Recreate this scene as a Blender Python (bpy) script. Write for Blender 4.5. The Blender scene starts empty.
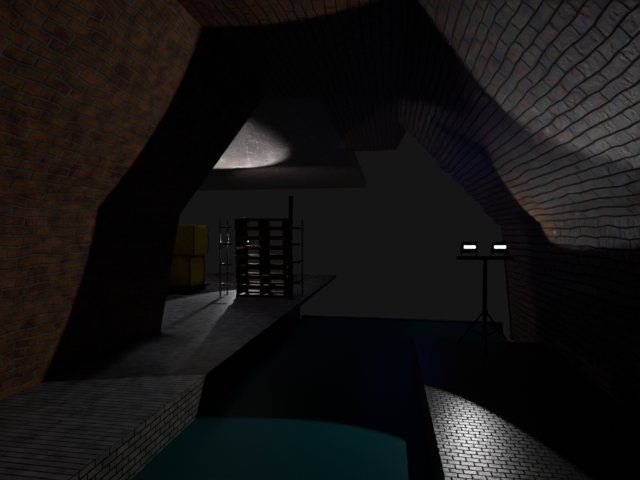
import bpy, bmesh, math, random
from mathutils import Vector, Matrix
random.seed(4)
S = bpy.context.scene
COL = S.collection
PI = math.pi

# ---------------------------------------------------------------- materials
def new_mat(name):
    m = bpy.data.materials.new(name); m.use_nodes = True
    nt = m.node_tree
    return m, nt, nt.nodes['Principled BSDF']

def spec(b, v):
    b.inputs['Specular IOR Level'].default_value = v

def plain(name, col, rough=.6, metal=0., noise=.25, nscale=12., sp=.5):
    m, nt, b = new_mat(name)
    tc = nt.nodes.new('ShaderNodeTexCoord')
    n = nt.nodes.new('ShaderNodeTexNoise'); n.inputs['Scale'].default_value = nscale; n.inputs['Detail'].default_value = 5
    nt.links.new(tc.outputs['Object'], n.inputs['Vector'])
    r = nt.nodes.new('ShaderNodeValToRGB')
    r.color_ramp.elements[0].position = .3; r.color_ramp.elements[1].position = .7
    r.color_ramp.elements[0].color = [c*(1-noise) for c in col] + [1]
    r.color_ramp.elements[1].color = [min(1, c*(1+noise)) for c in col] + [1]
    nt.links.new(n.outputs['Fac'], r.inputs['Fac']); nt.links.new(r.outputs['Color'], b.inputs['Base Color'])
    b.inputs['Roughness'].default_value = rough; b.inputs['Metallic'].default_value = metal; spec(b, sp)
    bp = nt.nodes.new('ShaderNodeBump'); bp.inputs['Strength'].default_value = .25; bp.inputs['Distance'].default_value = .01
    nt.links.new(n.outputs['Fac'], bp.inputs['Height']); nt.links.new(bp.outputs['Normal'], b.inputs['Normal'])
    return m

def wood(name, col):
    m, nt, b = new_mat(name)
    tc = nt.nodes.new('ShaderNodeTexCoord')
    mp = nt.nodes.new('ShaderNodeMapping'); mp.inputs['Scale'].default_value = (2, 22, 22)
    n = nt.nodes.new('ShaderNodeTexNoise'); n.inputs['Scale'].default_value = 3; n.inputs['Detail'].default_value = 6
    nt.links.new(tc.outputs['Object'], mp.inputs['Vector']); nt.links.new(mp.outputs['Vector'], n.inputs['Vector'])
    r = nt.nodes.new('ShaderNodeValToRGB')
    r.color_ramp.elements[0].position = .3; r.color_ramp.elements[1].position = .75
    r.color_ramp.elements[0].color = [c*.5 for c in col] + [1]; r.color_ramp.elements[1].color = list(col) + [1]
    nt.links.new(n.outputs['Fac'], r.inputs['Fac']); nt.links.new(r.outputs['Color'], b.inputs['Base Color'])
    b.inputs['Roughness'].default_value = .75; spec(b, .2)
    return m

def brick(name, c1, c2, mortar, bw, bh, ms=.012, rough=.5, bump=1., dist=.02, sp=.5, tint=None, wob=.02,
          grit=.6, gscale=28., hue=None):
    """brick courses laid along u of the 'uv' map, which is in metres"""
    m, nt, b = new_mat(name)
    N, Lk = nt.nodes, nt.links
    uv = N.new('ShaderNodeUVMap'); uv.uv_map = 'uv'
    n0 = N.new('ShaderNodeTexNoise'); n0.inputs['Scale'].default_value = 2.3; n0.inputs['Detail'].default_value = 3
    Lk.new(uv.outputs['UV'], n0.inputs['Vector'])
    sub = N.new('ShaderNodeVectorMath'); sub.operation = 'SUBTRACT'; sub.inputs[1].default_value = (.5, .5, .5)
    Lk.new(n0.outputs['Color'], sub.inputs[0])
    sc = N.new('ShaderNodeVectorMath'); sc.operation = 'SCALE'; sc.inputs['Scale'].default_value = wob*4
    Lk.new(sub.outputs[0], sc.inputs[0])
    ad = N.new('ShaderNodeVectorMath'); ad.operation = 'ADD'
    Lk.new(uv.outputs['UV'], ad.inputs[0]); Lk.new(sc.outputs[0], ad.inputs[1])
    bt = N.new('ShaderNodeTexBrick')
    bt.inputs['Scale'].default_value = 1; bt.inputs['Brick Width'].default_value = bw; bt.inputs['Row Height'].default_value = bh
    bt.inputs['Mortar Size'].default_value = ms; bt.inputs['Mortar Smooth'].default_value = .35; bt.inputs['Bias'].default_value = 0
    bt.inputs['Color1'].default_value = list(c1) + [1]; bt.inputs['Color2'].default_value = list(c2) + [1]
    bt.inputs['Mortar'].default_value = list(mortar) + [1]
    Lk.new(ad.outputs[0], bt.inputs['Vector'])
    # per-area stain
    n1 = N.new('ShaderNodeTexNoise'); n1.inputs['Scale'].default_value = 6.; n1.inputs['Detail'].default_value = 8; n1.inputs['Roughness'].default_value = .7
    Lk.new(uv.outputs['UV'], n1.inputs['Vector'])
    r1 = N.new('ShaderNodeValToRGB'); r1.color_ramp.elements[0].position = .36; r1.color_ramp.elements[1].position = .66
    r1.color_ramp.elements[0].color = (.35, .35, .35, 1); r1.color_ramp.elements[1].color = (1.25, 1.2, 1.1, 1)
    Lk.new(n1.outputs['Fac'], r1.inputs['Fac'])
    mx = N.new('ShaderNodeMix'); mx.data_type = 'RGBA'; mx.blend_type = 'MULTIPLY'; mx.inputs['Factor'].default_value = .85
    src = bt.outputs['Color']
    if hue:   # odd bricks of a third colour, and uneven firing
        n3 = N.new('ShaderNodeTexNoise'); n3.inputs['Scale'].default_value = 3.1; n3.inputs['Detail'].default_value = 5; n3.inputs['Roughness'].default_value = .7
        Lk.new(ad.outputs[0], n3.inputs['Vector'])
        r3 = N.new('ShaderNodeValToRGB'); r3.color_ramp.elements[0].position = .5; r3.color_ramp.elements[1].position = .6
        Lk.new(n3.outputs['Fac'], r3.inputs['Fac'])
        im = N.new('ShaderNodeMath'); im.operation = 'SUBTRACT'; im.inputs[0].default_value = 1.; Lk.new(bt.outputs['Fac'], im.inputs[1])
        mm = N.new('ShaderNodeMath'); mm.operation = 'MULTIPLY'; Lk.new(r3.outputs['Color'], mm.inputs[0]); Lk.new(im.outputs[0], mm.inputs[1])
        m3 = N.new('ShaderNodeMix'); m3.data_type = 'RGBA'
        Lk.new(mm.outputs[0], m3.inputs['Factor']); Lk.new(src, m3.inputs['A']); m3.inputs['B'].default_value = list(hue) + [1]
        src = m3.outputs['Result']
    Lk.new(src, mx.inputs['A']); Lk.new(r1.outputs['Color'], mx.inputs['B'])
    Lk.new(mx.outputs['Result'], b.inputs['Base Color'])
    mr = N.new('ShaderNodeMapRange'); mr.inputs['To Min'].default_value = rough; mr.inputs['To Max'].default_value = .9
    Lk.new(bt.outputs['Fac'], mr.inputs['Value']); Lk.new(mr.outputs['Result'], b.inputs['Roughness'])
    ms_ = N.new('ShaderNodeMapRange'); ms_.inputs['To Min'].default_value = sp; ms_.inputs['To Max'].default_value = .03
    Lk.new(bt.outputs['Fac'], ms_.inputs['Value']); Lk.new(ms_.outputs['Result'], b.inputs['Specular IOR Level'])
    # relief: mortar recess + grit
    n2 = N.new('ShaderNodeTexNoise'); n2.inputs['Scale'].default_value = gscale; n2.inputs['Detail'].default_value = 6; n2.inputs['Roughness'].default_value = .65
    Lk.new(uv.outputs['UV'], n2.inputs['Vector'])
    # tilt of every single brick
    bt2 = N.new('ShaderNodeTexBrick')
    for k in ('Scale', 'Brick Width', 'Row Height', 'Mortar Size', 'Mortar Smooth'):
        bt2.inputs[k].default_value = bt.inputs[k].default_value
    bt2.inputs['Color1'].default_value = (0, 0, 0, 1); bt2.inputs['Color2'].default_value = (1, 1, 1, 1); bt2.inputs['Mortar'].default_value = (0, 0, 0, 1)
    Lk.new(ad.outputs[0], bt2.inputs['Vector'])
    inv = N.new('ShaderNodeMath'); inv.operation = 'SUBTRACT'; inv.inputs[0].default_value = 1.
    Lk.new(bt.outputs['Fac'], inv.inputs[1])
    g = N.new('ShaderNodeMath'); g.operation = 'MULTIPLY_ADD'; g.inputs[1].default_value = grit
    Lk.new(n2.outputs['Fac'], g.inputs[0]); Lk.new(inv.outputs[0], g.inputs[2])
    g2 = N.new('ShaderNodeMath'); g2.operation = 'MULTIPLY_ADD'; g2.inputs[1].default_value = .5
    Lk.new(bt2.outputs['Color'], g2.inputs[0]); Lk.new(g.outputs[0], g2.inputs[2])
    bp = N.new('ShaderNodeBump'); bp.inputs['Strength'].default_value = bump; bp.inputs['Distance'].default_value = dist
    Lk.new(g2.outputs[0], bp.inputs['Height']); Lk.new(bp.outputs['Normal'], b.inputs['Normal'])
    return m

M = {}
M['brick'] = brick('vault_brick', (.34, .112, .028), (.20, .095, .032), (.19, .165, .14), .27, .098, .015, rough=.6, bump=1., dist=.02, sp=.25, wob=.035, grit=1., hue=(.15, .035, .025))
M['wet'] = brick('wet_shaded_brick', (.19, .040, .011), (.11, .065, .008), (.03, .028, .027), .27, .105, .008, rough=.2, bump=1., dist=.032, sp=.5, wob=.024, grit=1.3, gscale=26, hue=(.07, .022, .014))  # wet brick, with the shade of crown, right side and grooves darkened into it
M['bay'] = brick('bay_roof_lit', (.24, .20, .19), (.20, .165, .155), (.2, .165, .155), .5, .2, .003, rough=.15, bump=1., dist=.05, sp=.8, wob=.02, grit=1.6, gscale=12)  # roof colour lightened to carry the lamplight over the bay
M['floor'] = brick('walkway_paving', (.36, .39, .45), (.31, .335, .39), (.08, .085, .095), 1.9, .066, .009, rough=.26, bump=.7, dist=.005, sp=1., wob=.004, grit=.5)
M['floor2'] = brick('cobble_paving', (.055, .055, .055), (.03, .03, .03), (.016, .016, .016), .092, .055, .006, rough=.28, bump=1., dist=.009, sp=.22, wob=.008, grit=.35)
M['side'] = brick('channel_brick', (.22, .21, .21), (.16, .15, .15), (.02, .02, .02), .16, .062, .008, rough=.5, bump=.8, dist=.01, sp=.4, wob=.006)
M['stone'] = plain('dark_stone', (.08, .08, .085), .6)
M['black'] = plain('black_metal', (.012, .012, .013), .45, 0, .2, 30, .4)
M['steel'] = plain('dull_steel', (.05, .055, .055), .5, .2, .25, 20, .4)
M['wood'] = wood('red_brown_timber', (.16, .045, .03))
M['wood2'] = wood('yellow_brown_timber', (.17, .10, .04))
M['darkwood'] = wood('black_timber', (.03, .022, .02))
M['sack'] = plain('yellow_sackcloth', (.27, .22, .02), .85, 0, .2, 9, .2)
M['seam'] = plain('brown_webbing', (.16, .055, .02), .85, 0, .2, 20, .2)

m, nt, b = new_mat('canal_water')
b.inputs['Base Color'].default_value = (.003, .072, .085, 1); b.inputs['Roughness'].default_value = .35; spec(b, .03)
tcw = nt.nodes.new('ShaderNodeTexCoord'); nw = nt.nodes.new('ShaderNodeTexNoise'); nw.inputs['Scale'].default_value = 5; nw.inputs['Detail'].default_value = 4
bw_ = nt.nodes.new('ShaderNodeBump'); bw_.inputs['Strength'].default_value = .25; bw_.inputs['Distance'].default_value = .02
nt.links.new(tcw.outputs['Object'], nw.inputs['Vector']); nt.links.new(nw.outputs['Fac'], bw_.inputs['Height']); nt.links.new(bw_.outputs['Normal'], b.inputs['Normal'])
M['water'] = m
m, nt, b = new_mat('lit_led_strip')
b.inputs['Base Color'].default_value = (.9, .9, .9, 1)
b.inputs['Emission Color'].default_value = (1, 1, 1, 1); b.inputs['Emission Strength'].default_value = 1.6
M['led'] = m

# ---------------------------------------------------------------- mesh helpers
def link(name, bm, mats, parent=None, smooth=False, loc=None):
    me = bpy.data.meshes.new(name); bmesh.ops.recalc_face_normals(bm, faces=bm.faces[:]); bm.to_mesh(me); bm.free()
    o = bpy.data.objects.new(name, me); COL.objects.link(o)
    for m in (mats if isinstance(mats, (list, tuple)) else [mats]): me.materials.append(m)
    if smooth:
        for p in me.polygons: p.use_smooth = True
    if parent: o.parent = parent
    if loc: o.location = loc
    return o

def box(bm, c, s, rot=None, bev=0.):
    t = bmesh.new(); bmesh.ops.create_cube(t, size=1.)
    bmesh.ops.scale(t, vec=s, verts=t.verts)
    if bev: bmesh.ops.bevel(t, geom=t.edges[:], offset=bev, segments=2, affect='EDGES', profile=.6)
    if rot: bmesh.ops.rotate(t, cent=(0, 0, 0), matrix=rot, verts=t.verts)
    bmesh.ops.translate(t, vec=c, verts=t.verts)
    me = bpy.data.meshes.new('t'); t.to_mesh(me); t.free(); bm.from_mesh(me); bpy.data.meshes.remove(me)

def tube(bm, a, b_, r, seg=12, r2=None):
    a, b_ = Vector(a), Vector(b_); d = b_ - a
    t = bmesh.new(); bmesh.ops.create_cone(t, cap_ends=True, segments=seg, radius1=r, radius2=r if r2 is None else r2, depth=d.length)
    bmesh.ops.rotate(t, cent=(0, 0, 0), matrix=Vector((0, 0, 1)).rotation_difference(d.normalized()).to_matrix(), verts=t.verts)
    bmesh.ops.translate(t, vec=(a + b_)/2, verts=t.verts)
    me = bpy.data.meshes.new('t'); t.to_mesh(me); t.free(); bm.from_mesh(me); bpy.data.meshes.remove(me)

def BX(c, s, **k):
    bm = bmesh.new(); box(bm, c, s, **k); return bm
def TB(a, b_, r, **k):
    bm = bmesh.new(); tube(bm, a, b_, r, **k); return bm

def tag(o, label, cat, group=None, kind=None):
    if label: o['label'] = label
    if cat: o['category'] = cat
    if group: o['group'] = group
    if kind: o['kind'] = kind
    return o
def thing(name, label, cat, loc=(0, 0, 0), rz=0, group=None):
    o = bpy.data.objects.new(name, None); COL.objects.link(o); o.empty_display_size = .2
    o.location = loc; o.rotation_euler = (0, 0, rz)
    return tag(o, label, cat, group)
def structure(o, label=None, cat=None):
    o['kind'] = 'structure'
    if label: o['label'] = label
    if cat: o['category'] = cat
    return o

def extrude(bm, prof, y0, y1, closed=True):
    """closed (x,z) profile swept along y; uv = (y, run along profile); end caps uv = (x,z)"""
    uv = bm.loops.layers.uv.get('uv') or bm.loops.layers.uv.new('uv')
    A = [bm.verts.new((x, y0, z)) for x, z in prof]; B = [bm.verts.new((x, y1, z)) for x, z in prof]
    run = 0; n = len(prof)
    for i in range(n):
        j = (i+1) % n
        l = math.hypot(prof[j][0]-prof[i][0], prof[j][1]-prof[i][1])
        f = bm.faces.new((A[i], A[j], B[j], B[i]))
        for lp, q in zip(f.loops, ((y0, run), (y0, run+l), (y1, run+l), (y1, run))): lp[uv].uv = q
        run += l
    for V in (A, B):
        f = bm.faces.new(V)
        for lp in f.loops: lp[uv].uv = (lp.vert.co.x, lp.vert.co.z)

def slab(name, x0, x1, y0, y1, z0, z1, mat_top, mat_side):
    """paved slab: top uv runs across the tunnel (courses along x), the sides run along their length"""
    bm = bmesh.new(); bmesh.ops.create_cube(bm, size=1.)
    bmesh.ops.scale(bm, vec=(x1-x0, y1-y0, z1-z0), verts=bm.verts)
    bmesh.ops.translate(bm, vec=((x0+x1)/2, (y0+y1)/2, (z0+z1)/2), verts=bm.verts)
    uv = bm.loops.layers.uv.new('uv')
    for f in bm.faces:
        n = f.normal
        for lp in f.loops:
            c = lp.vert.co
            lp[uv].uv = (c.x, c.y) if abs(n.z) > .5 else ((c.y, c.z) if abs(n.x) > .5 else (c.x, c.z))
        f.material_index = 0 if abs(n.z) > .5 else 1
    return link(name, bm, [mat_top, mat_side])

# ---------------------------------------------------------------- the tunnel
YB = -5.0        # behind the camera
YL = 6.48        # mouth of the vault on the left
YR = 8.3         # mouth of the vault on the right
YF = 20.0        # end of the roof
# left wall: straight foot, then a leaning haunch
bm = bmesh.new()
extrude(bm, [(-3.82, -.9), (-3.82, 0), (-3.46, 1.97), (-1.99, 3.86), (-2.3, 4.3), (-3.95, 2.2), (-4.3, -.9)], YB, YL)
structure(link('wall_left', bm, M['brick']))
# right wall with its toothed end
bm = bmesh.new()
RP = [(2.22, -.9), (2.22, 0), (2.05, 1.80), (.15, 3.86), (.4, 4.3), (2.5, 2.0), (2.7, -.9)]
extrude(bm, RP, YB, YR)
p0, p1 = Vector((2.05, 0, 1.8)), Vector((.15, 0, 3.86))
dr = (p1-p0).normalized(); nrm = Vector((dr.z, 0, -dr.x))
L = (p1-p0).length; k = 0; t = .05
while t < L - .1:
    h = random.choice((.098, .196, .196)); d = random.choice((.10, .18, .26)) if k % 2 == 0 else 0
    if d:
        a = p0 + dr*t; b2 = p0 + dr*(t+h)
        # sign of the outward direction: away from the tunnel axis
        out = nrm if nrm.dot(Vector((1, 0, .6))) > 0 else -nrm
        q = [(a.x, a.z), (b2.x, b2.z), (b2.x+out.x*.28, b2.z+out.z*.28), (a.x+out.x*.28, a.z+out.z*.28)]
        extrude(bm, q, YR-.02, YR+d)
    t += h; k += 1
structure(link('wall_right', bm, M['wet']))
# roof: flat crown over the vault, widening over the bay on the left
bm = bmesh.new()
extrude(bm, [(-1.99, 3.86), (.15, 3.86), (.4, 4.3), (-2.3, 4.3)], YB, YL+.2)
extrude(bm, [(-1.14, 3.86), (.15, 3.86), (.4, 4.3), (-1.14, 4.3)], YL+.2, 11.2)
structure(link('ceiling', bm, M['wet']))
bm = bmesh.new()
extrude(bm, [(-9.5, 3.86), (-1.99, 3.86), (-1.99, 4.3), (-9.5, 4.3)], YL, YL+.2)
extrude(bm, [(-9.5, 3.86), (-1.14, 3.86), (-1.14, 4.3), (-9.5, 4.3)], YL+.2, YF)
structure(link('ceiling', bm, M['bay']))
# wall closing the tunnel behind the camera
bm = bmesh.new(); extrude(bm, [(-4.4, -.9), (2.8, -.9), (2.8, 4.3), (-4.4, 4.3)], YB-.3, YB)
structure(link('wall_back', bm, M['brick']))
# walkways and channel bed
structure(slab('floor', -3.9, -2.13, YB, YL, -.9, 0, M['floor'], M['side']))
structure(slab('floor', -9.5, -2.13, YL, 9.8, -.9, 0, M['floor'], M['side']))
structure(slab('floor', -9.5, -2.13, 9.8, 16.6, -.10, 0, M['floor'], M['side']))
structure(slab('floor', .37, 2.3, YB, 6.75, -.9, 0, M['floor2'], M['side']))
structure(link('channel_bed', BX((.1, 2.6, -1.0), (4.8, 15.4, .2)), M['stone']))
structure(link('trim_1', BX((.2, 10.12, -.65), (4.7, .16, .55), bev=.015), M['stone']))
# water
bm = bmesh.new()
def quad(x0, x1, y0, y1, z):
    n = 10
    vs = [[bm.verts.new((x0+(x1-x0)*i/n, y0+(y1-y0)*j/n, z)) for j in range(n+1)] for i in range(n+1)]
    for i in range(n):
        for j in range(n): bm.faces.new((vs[i][j], vs[i+1][j], vs[i+1][j+1], vs[i][j+1]))
quad(-2.13, .37, YB, 6.75, -.4); quad(-2.13, 2.2, 6.75, 10.04, -.4)
tag(link('canal_water', bm, M['water']), 'dark teal water filling the channel between the two walkways', 'water', kind='stuff')

# ---------------------------------------------------------------- lamps
def spot(name, loc, direction, power, size, blend, parent=None, col=(1, 1, 1), rad=.03):
    l = bpy.data.lights.new(name, 'SPOT'); l.energy = power; l.spot_size = math.radians(size); l.spot_blend = blend
    l.color = col; l.shadow_soft_size = rad
    o = bpy.data.objects.new(name, l); COL.objects.link(o); o.location = loc
    o.rotation_euler = Vector(direction).to_track_quat('-Z', 'Y').to_euler()
    return o

def head(parent, x, z, yaw=0., w=.20, h=.16):
    """flood head: finned casing, glass front with an LED strip, yoke; faces -y"""
    R = Matrix.Rotation(yaw, 3, 'Z'); c = Vector((x, 0, z))
    def P(v): return c + R @ Vector(v)
    bm = bmesh.new()
    box(bm, P((0, .035, 0)), (w, .06, h), rot=R, bev=.008)
    for i in range(5): box(bm, P(((i-2)*w/5.5, .085, 0)), (.008, .05, h*.8), rot=R)
    # raised bezel round the front
    for sx, sz, ww, hh in ((0, 1, w, .014), (0, -1, w, .014), (1, 0, .014, h), (-1, 0, .014, h)):
        box(bm, P((sx*(w/2-.007), -.003, sz*(h/2-.007))), (ww, .022, hh), rot=R)
    hd = link('lamp_head', bm, M['black'], parent)
    s = link('led_strip', BX(P((0, .002, .005)), (w*.84, .012, h*.25), rot=R), M['led'], hd); s['label'] = 'glowing white lamp strip'
    bm = bmesh.new()
    for sx in (-1, 1): box(bm, P((sx*(w/2+.012), .03, -h*.42)), (.012, .025, h*.95), rot=R)
    box(bm, P((0, .03, -h*.88)), (w+.036, .03, .012), rot=R)
    link('yoke', bm, M['black'], hd)
    return hd

# twin floodlights on the right walkway
LX, LY = 1.37, 6.40
st = thing('floodlight_stand', 'black tripod stand with two lit floodlights on a crossbar, at end of right walkway', 'work light', (LX, LY, 0), math.atan(70/417)*.9)
link('pole', TB((0, 0, .12), (0, 0, 1.27), .030), M['black'], st)
link('inner_pole', TB((0, 0, .6), (0, 0, 1.30), .020), M['black'], st)
link('crossbar', BX((0, 0, 1.30), (.82, .045, .05), bev=.006), M['black'], st)
link('collar', TB((0, 0, .46), (0, 0, .54), .042), M['black'], st)
for a in (.3, 2.4, 4.5):
    bm = bmesh.new(); e = Vector((math.cos(a)*.42, math.sin(a)*.30, .02))
    tube(bm, (math.cos(a)*.03, math.sin(a)*.03, .5), e, .014); tube(bm, (0, 0, .16), e*.55 + Vector((0, 0, .21)), .010)
    lg = link('leg', bm, M['black'], st)
    link('rubber_foot', TB(e - Vector((0, 0, .02)), e + Vector((0, 0, .03)), .024), M['black'], lg)
HX = (-.225, .215)
head(st, HX[0], 1.30+.025+.13, 0); head(st, HX[1], 1.30+.025+.13, 0)
link('cable', TB((.30, .03, 1.29), (.42, .04, .1), .008), M['black'], st)

AZ = 1.48
AX1 = (-.474, -.880, .028)
B1W, B2W, B3W, B4W, BLW = 800, 110, 220, 24, 5
spot('flood_beam', (LX-.215, LY-.06, AZ), AX1, 120, 80.5, .02, col=(1, 1, 1), rad=.03)
spot('flood_beam', (LX+.215, LY-.04, AZ), (.30, -.72, .60), 16, 76, .12, rad=.03)

# a second stand in the bay, behind the pallets
BXX, BY = -4.70, 13.20
st2 = thing('floodlight_stand', 'lit work light on a stand half hidden behind the pallet stack', 'work light', (BXX, BY, 0), .2)
link('pole', TB((0, .12, .04), (0, .12, 2.05), .025), M['black'], st2)
link('base', BX((0, .12, .025), (.5, .4, .05), bev=.01), M['black'], st2)
head(st2, 0, 1.40, 0, .2, .16); head(st2, 0, 2.12, .4, .2, .16)
for z in (1.28, 2.0): link('bracket', BX((0, .09, z), (.03, .1, .03)), M['black'], st2)
spot('work_beam', (BXX+.04, BY-.10, 2.12), (.84, -.55, .0), B2W, 46, .15, rad=.03)
spot('work_beam', (BXX, BY-.10, 1.48), (.28, -.90, -.36), B3W, 54, .2, rad=.03)
spot('work_beam', (BXX, BY-.10, 1.56), (-.15, -.55, .82), B1W, 88, .3, rad=.04)

# blue fill added over the far water, with no fitting
bl = bpy.data.lights.new('basin_fill', 'POINT'); bl.energy = BLW; bl.color = (.01, .07, 1.); bl.shadow_soft_size = 1.
o = bpy.data.objects.new('basin_fill', bl); COL.objects.link(o); o.location = (.2, 10.9, 1.9)
spot('vault_fill', (-2.75, 5.6, 2.8), (-.02, 0, -1), 8, 44, .8, col=(.9, .95, 1.), rad=.1)  # downward fill added for the left walkway, no lamp hangs here
spot('rear_fill', (BXX, BY+.25, 2.1), (.35, .75, .6), 40, 110, .5, col=(1, .86, .80), rad=.05)  # added uplight for the far roof, the stand has no head facing back
# unseen fill added behind the haunch to brighten the left floor
spot('bay_fill', (-4.5, 7.4, 3.6), (.10, -.14, -1), B4W, 64, .4, col=(.88, .94, 1.), rad=.12)

# ---------------------------------------------------------------- pallets
PW, PD, PH = 1.38, .80, .257
def make_pallet(lean, y):
    t = thing('pallet', None, 'pallet', (-3.29 + lean, y, 0), 0, 'pallets in the tall stack')
    hs = PH - .10
    for i in range(5):
        yy = -PD/2 + .055 + i*(PD-.11)/4
        link('deck_board', BX((0, yy, PH-.025), (PW, .10, .046), bev=.004), M['wood'] if i % 2 == 0 else M['wood2'], t)
    for yy in (-PD/2+.05, PD/2-.05):
        link('base_board', BX((0, yy, .025), (PW, .095, .046), bev=.004), M['wood'], t)
    for x in (-PW/2+.05, 0, PW/2-.05):
        link('stringer', BX((x, 0, .05 + hs/2 - .001), (.07, PD-.01, hs-.004), bev=.004), M['darkwood'], t)
    return t
P0 = make_pallet(0, 10.45 + PD/2)
def copy_thing(src):
    r = src.copy(); COL.objects.link(r)
    for ch in src.children:
        c = ch.copy(); COL.objects.link(c); c.parent = r
    return r
ORD = ['lowest', 'second from the ground', 'third from the ground', 'fourth from the ground', 'fifth from the ground', 'third from the top', 'second from the top', 'topmost']
for i in range(8):
    p = P0 if i == 0 else copy_thing(P0)
    p.location = (-3.31 - .006*i + (random.random()-.5)*.02, 10.45 + PD/2 + (random.random()-.5)*.03, i*PH + .0)
    p.rotation_euler = (0, 0, (random.random()-.5)*.015)
    p['label'] = ('%s wooden pallet of the tall stack' % ORD[i])

# leaning timber
bm = bmesh.new(); tube(bm, (-2.535, 10.36, .03), (-2.50, 10.40, 2.62), .034, seg=4, r2=.058)
tag(link('timber_post', bm, M['darkwood']), 'tall black timber post upright against right side of pallet stack', 'post')

# two thin steel guard frames flanking the stack
def guard_frame(label, x, y, x2, y2, ends, zs):
    t = thing('guard_frame', label, 'steel frame', (x, y, 0), 0, 'steel frames beside the pallet stack')
    dx, dy = x2-x, y2-y
    for px, py in ((0, 0), (dx, dy)):
        u = link('upright', TB((px, py, 0), (px, py, 2.02), .019), M['steel'], t)
        link('foot_plate', BX((px, py, .006), (.12, .12, .012)), M['steel'], u)
    for z in zs:
        bm = bmesh.new(); tube(bm, (0, 0, z), (dx, dy, z), .017); tube(bm, (ends[0], -.02, z), (ends[1], -.02, z), .026)
        link('rail', bm, M['steel'], t)
    return t
guard_frame('thin steel guard frame at left of the pallet stack, towards the yellow sacks', -4.34, 10.22, -4.37, 10.78, (0, .32), (.34, .86, 1.39, 1.83))
guard_frame('thin steel guard frame at right of the pallet stack, nearest the channel', -2.46, 10.22, -2.30, 10.86, (0, .24), (.42, .94, 1.39, 1.80))

# ---------------------------------------------------------------- yellow sacks on a pallet
SX, SY = -6.16, 11.15
t = thing('pallet', 'dark wooden pallet under the yellow sacks', 'pallet', (SX, SY, 0))
for i in range(5): link('deck_board', BX((0, -.5+i*.25, .155), (1.72, .17, .03), bev=.003), M['darkwood'], t)
for x in (-.78, 0, .62):
    for y in (-.5, 0, .5): link('block', BX((x, y, .07), (.2, .14, .138), bev=.004), M['darkwood'], t)
def make_sack(name, w, d, h, seed):
    rnd = random.Random(seed)
    bm = bmesh.new(); bmesh.ops.create_cube(bm, size=1.)
    bmesh.ops.subdivide_edges(bm, edges=bm.edges[:], cuts=9, use_grid_fill=True)
    ph = [rnd.random()*6 for _ in range(6)]
    for v in bm.verts:
        x, y, z = v.co*2
        # pull the corners in and let the faces belly out
        e = .06
        nx = x*(1 - e*(y*y)*(x*x) - e*.8*z*z) ; ny = y*(1 - e*(x*x)*(y*y) - e*.8*z*z); nz = z*(1 - .05*(x*x+y*y)*.5)
        b_ = .018*math.sin(5*z+ph[0]) + .015*math.sin(6*x+ph[1]) + .012*math.sin(9*z+4*x+ph[2])
        nx += b_*(1 if x > 0 else -1)*abs(x); ny += b_*(1 if y > 0 else -1)*abs(y)
        v.co = Vector((nx*w/2, ny*d/2, nz*h/2 + h/2))
    o = link(name, bm, M['sack'], smooth=True)
    bm = bmesh.new()
    # piping along the four upright edges and the rim, plus two lifting loops
    for sx in (-1, 1):
        for sy in (-1, 1):
            pts = [Vector((sx*w/2*(.955 - .05*zz*zz), sy*d/2*(.955 - .05*zz*zz), h/2 + zz*h/2*.93)) for zz in (-1, -.5, 0, .5, 1)]
            for a, b2 in zip(pts, pts[1:]): tube(bm, a, b2, .026, seg=8)
    for sy in (-1, 1): tube(bm, (-w*.44, sy*d*.462, h*.955), (w*.44, sy*d*.462, h*.955), .016, seg=8)
    for sx in (-1, 1): tube(bm, (sx*w*.462, -d*.44, h*.955), (sx*w*.462, d*.44, h*.955), .016, seg=8)
    s = link('seam', bm, M['seam'], o); s['label'] = 'brown seam webbing'
    return o
z0 = .171; q = .87
for (x, y, z, w, h, lab) in ((-.42, 0, z0, .80, q, 'lower yellow bulk sack on the pallet, partly behind the tunnel wall'),
                             (.38, 0, z0, .76, q, 'lower right yellow bulk sack on the dark pallet'),
                             (-.40, .01, z0+q, .82, q, 'upper yellow bulk sack nearest the tunnel wall'),
                             (.45, .02, z0+q, .84, q, 'upper right yellow bulk sack, nearest the steel rack')):
    s = make_sack('bulk_sack', w, .95, h, hash((x, z)) % 1000)
    s.location = (SX + x, SY + y, z)
    tag(s, lab, 'sack', 'yellow sacks stacked on a pallet')

# ---------------------------------------------------------------- world: open foggy end of the tunnel
w = bpy.data.worlds.new('World'); S.world = w; w.use_nodes = True
bg = w.node_tree.nodes['Background']
bg.inputs['Color'].default_value = (1, 1, 1, 1); bg.inputs['Strength'].default_value = .0075

# ---------------------------------------------------------------- camera
cam = bpy.data.cameras.new('Camera'); co = bpy.data.objects.new('Camera', cam); COL.objects.link(co)
cam.sensor_width = 36; cam.lens = 36*417/640
th = math.atan(70/417)
co.location = (0, 0, 1.65); co.rotation_euler = (PI/2 - math.atan(6/417), 0, th)
cam.clip_start = .05
S.camera = co
vs = S.view_settings
S.display_settings.display_device = 'sRGB'
vs.view_transform = 'Standard'; vs.look = 'None'; vs.exposure = 0; vs.gamma = 1; vs.use_curve_mapping = False
